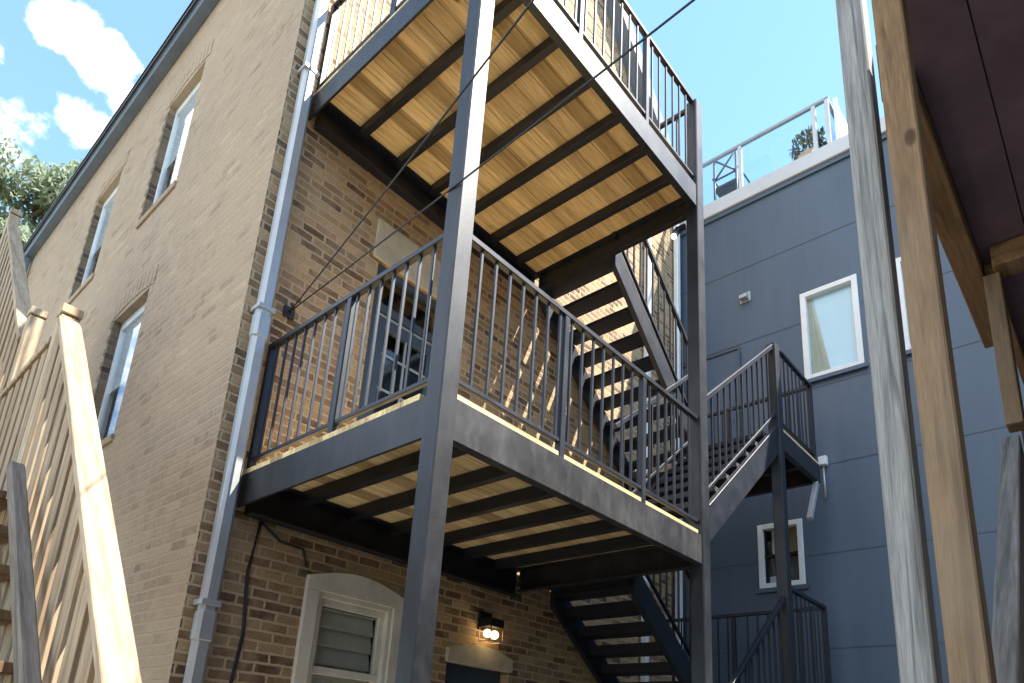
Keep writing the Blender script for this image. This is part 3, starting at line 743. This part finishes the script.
newel(K3(.475, 3.12, 3.19), 0)
rail(K3(.47, 3.15, 3.06), K3(.46, 4.50, 4.33))
newel(K3(.455, 4.53, 4.45), 0)
def run(a, b, n):
    for i in range(n):
        c = a.lerp(b, (i+.5)/n)
        f = MB(); f.box(-.5, c.x-.05, c.y-.14, c.y+.14, c.z-.04, c.z); f.build('tread', 'pine_brown', ts, .003)
    f = MB(); f.bar(a+Vector((-.02, 0, -.12)), b+Vector((-.02, 0, -.12)), .038, .26); f.build('stringer', 'pine_brown', ts, .003)
dz = Vector((0, 0, -.95))
run(K3(.42, .82, 1.255)+dz, K3(.449, 2.40, 2.83)+dz, 13)
c0 = K3(.452, 2.46, 2.78)+dz; c1 = K3(.46, 3.08, 2.78)+dz
f = MB(); f.box(-.5, c0.x-.05, c0.y-.05, c1.y+.05, c0.z-.04, c0.z); f.build('landing_boards', 'pine_brown', ts)
run(K3(.47, 3.15, 3.06)+dz, K3(.46, 4.50, 4.33)+dz, 10)

def at_x(px, py, X):
    d = RC.transposed() @ Vector(((px-512)/698.702, (py-546.09)/698.702, 1)); return d*(X/d.x) + Vector((0, 0, 1.6))
ga, gb = at_x(28, 683, .62), at_x(16, 475, .62)
f = MB(); f.bar(ga - (gb-ga)*.8, gb + (gb-ga)*.05, .055, .06); f.build('low_rail', 'grey_low_rail', ts, .005)
# ------------------------------------------------------------------ tree beyond the house
tree = thing('leafy_tree', 'pale green leafy tree beyond the far end of the brick house', 'tree', (2.5, 22, 0))
rnd = random.Random(11)
base = Vector((2.5, 22, 0))
f = MB(); f.tube([base, base+Vector((.05, 0, 4)), base+Vector((.2, .1, 9)), base+Vector((.1, .2, 13)), base+Vector((.2, .2, 17))], [.32, .26, .2, .13, .04], 10)
limbs = []
for k in range(24):
    h = rnd.uniform(7, 16); ang = rnd.uniform(0, 6.28); ln = rnd.uniform(1.8, 3.4)*(1 - (h-7)/18)
    a = base+Vector((.1, .1, h)); b_ = a+Vector((math.cos(ang)*ln, math.sin(ang)*ln, ln*.55)); limbs.append(b_)
    f.tube([a, a.lerp(b_, .5)+Vector((0, 0, .12)), b_], [.09, .06, .02], 6)
f.build('trunk', 'bark', tree)
f = MB()
for b_ in limbs + [base+Vector((.2, .2, 17)), base+Vector((.1, 0, 15.8))]:
    for k in range(5):
        c = b_ + Vector((rnd.gauss(0, .75), rnd.gauss(0, .75), rnd.gauss(0, .6)))
        rr = rnd.uniform(.35, .8); leaves(f, c, (rr*1.15, rr*1.15, rr*.9), 230, .12, rnd)
f.build('crown', 'leaf', tree)

# ------------------------------------------------------------------ light
ELEV, AZ = 54.0, 31.0     # azimuth measured from -Y towards +X
sd = Vector((math.sin(R(AZ))*math.cos(R(ELEV)), -math.cos(R(AZ))*math.cos(R(ELEV)), math.sin(R(ELEV))))
sl = bpy.data.lights.new('Sun', 'SUN'); sl.energy = 5; sl.angle = R(.5); sl.color = (1, .94, .84)
so = bpy.data.objects.new('Sun', sl); C.objects.link(so); so.rotation_euler = (-sd).to_track_quat('-Z', 'Y').to_euler()
W = bpy.data.worlds.new('World'); scene.world = W; W.use_nodes = True; nt = W.node_tree
bg = nt.nodes['Background']; sky = nt.nodes.new('ShaderNodeTexSky'); sky.sky_type = 'NISHITA'; sky.sun_disc = False
sky.sun_elevation = R(ELEV); sky.sun_rotation = math.atan2(sd.x, sd.y); sky.air_density = 1.0; sky.dust_density = 0.0; sky.ozone_density = 2.0
bg.inputs['Strength'].default_value = .13
tc = nt.nodes.new('ShaderNodeTexCoord'); dirv = tc.outputs['Generated']
dist = nt.nodes.new('ShaderNodeTexNoise'); dist.inputs['Scale'].default_value = 9; dist.inputs['Detail'].default_value = 6; L(nt, dirv, dist.inputs['Vector'])
off = nt.nodes.new('ShaderNodeVectorMath'); off.operation = 'MULTIPLY_ADD'; L(nt, dist.outputs['Color'], off.inputs[0]); off.inputs[1].default_value = (.05, .05, .05)
sub = nt.nodes.new('ShaderNodeVectorMath'); sub.operation = 'SUBTRACT'; L(nt, dirv, sub.inputs[0]); sub.inputs[1].default_value = (.025, .025, .025)
L(nt, sub.outputs[0], off.inputs[2])
mask = None
fbm = nt.nodes.new('ShaderNodeTexNoise'); fbm.inputs['Scale'].default_value = 21; fbm.inputs['Detail'].default_value = 9; fbm.inputs['Roughness'].default_value = .62; L(nt, dirv, fbm.inputs['Vector'])
for c, rad, dens in (((.075, .722, .688), .042, 1.15), ((.105, .727, .679), .044, 1.2), ((.135, .738, .662), .032, 1.0), ((.108, .770, .628), .034, .75),
                     ((.018, .771, .636), .032, .8), ((.05, .815, .585), .06, .55), ((-.3, .75, .55), .3, 1), ((-.5, -.3, .7), .5, 1), ((-.8, .1, .5), .5, 1)):  # widest clouds are unseen, added to neutralise the skylight on the side wall
    ds_ = nt.nodes.new('ShaderNodeVectorMath'); ds_.operation = 'DISTANCE'; L(nt, off.outputs[0], ds_.inputs[0]); ds_.inputs[1].default_value = c
    mr = nt.nodes.new('ShaderNodeMapRange'); mr.interpolation_type = 'SMOOTHSTEP'
    mr.inputs['From Min'].default_value = 0; mr.inputs['From Max'].default_value = rad*1.35; mr.inputs['To Min'].default_value = dens; mr.inputs['To Max'].default_value = 0
    L(nt, ds_.outputs['Value'], mr.inputs['Value'])
    mask = mr.outputs[0] if mask is None else mth(nt, 'MAXIMUM', mask, mr.outputs[0])
gate = nt.nodes.new('ShaderNodeMapRange'); gate.interpolation_type = 'SMOOTHSTEP'; gate.inputs['From Min'].default_value = 0; gate.inputs['From Max'].default_value = .3; L(nt, mask, gate.inputs['Value'])
raw = mth(nt, 'ADD', mask, mth(nt, 'MULTIPLY', mth(nt, 'SUBTRACT', fbm.outputs['Fac'], .5), 1.7))
cl = nt.nodes.new('ShaderNodeMapRange'); cl.interpolation_type = 'SMOOTHSTEP'; cl.inputs['From Min'].default_value = .3; cl.inputs['From Max'].default_value = .75; L(nt, raw, cl.inputs['Value'])
mask = mth(nt, 'MULTIPLY', cl.outputs[0], gate.outputs[0])
tint = mixc(nt, 1, sky.outputs[0], (.80, .98, 1.1), 'MULTIPLY')
tint = mixc(nt, 1, tint, (.52, .84, .88), 'ADD')
col = mixc(nt, mask, tint, (8.5, 8.6, 8.8))
L(nt, col, bg.inputs['Color'])

vs = scene.view_settings; vs.view_transform = 'Standard'; vs.look = 'None'; vs.gamma = 1; vs.exposure = 1.42; vs.use_curve_mapping = False
scene.cycles.max_bounces = 8; scene.cycles.diffuse_bounces = 5; scene.cycles.use_denoising = True
scene.cycles.sample_clamp_indirect = 6
clean_props()
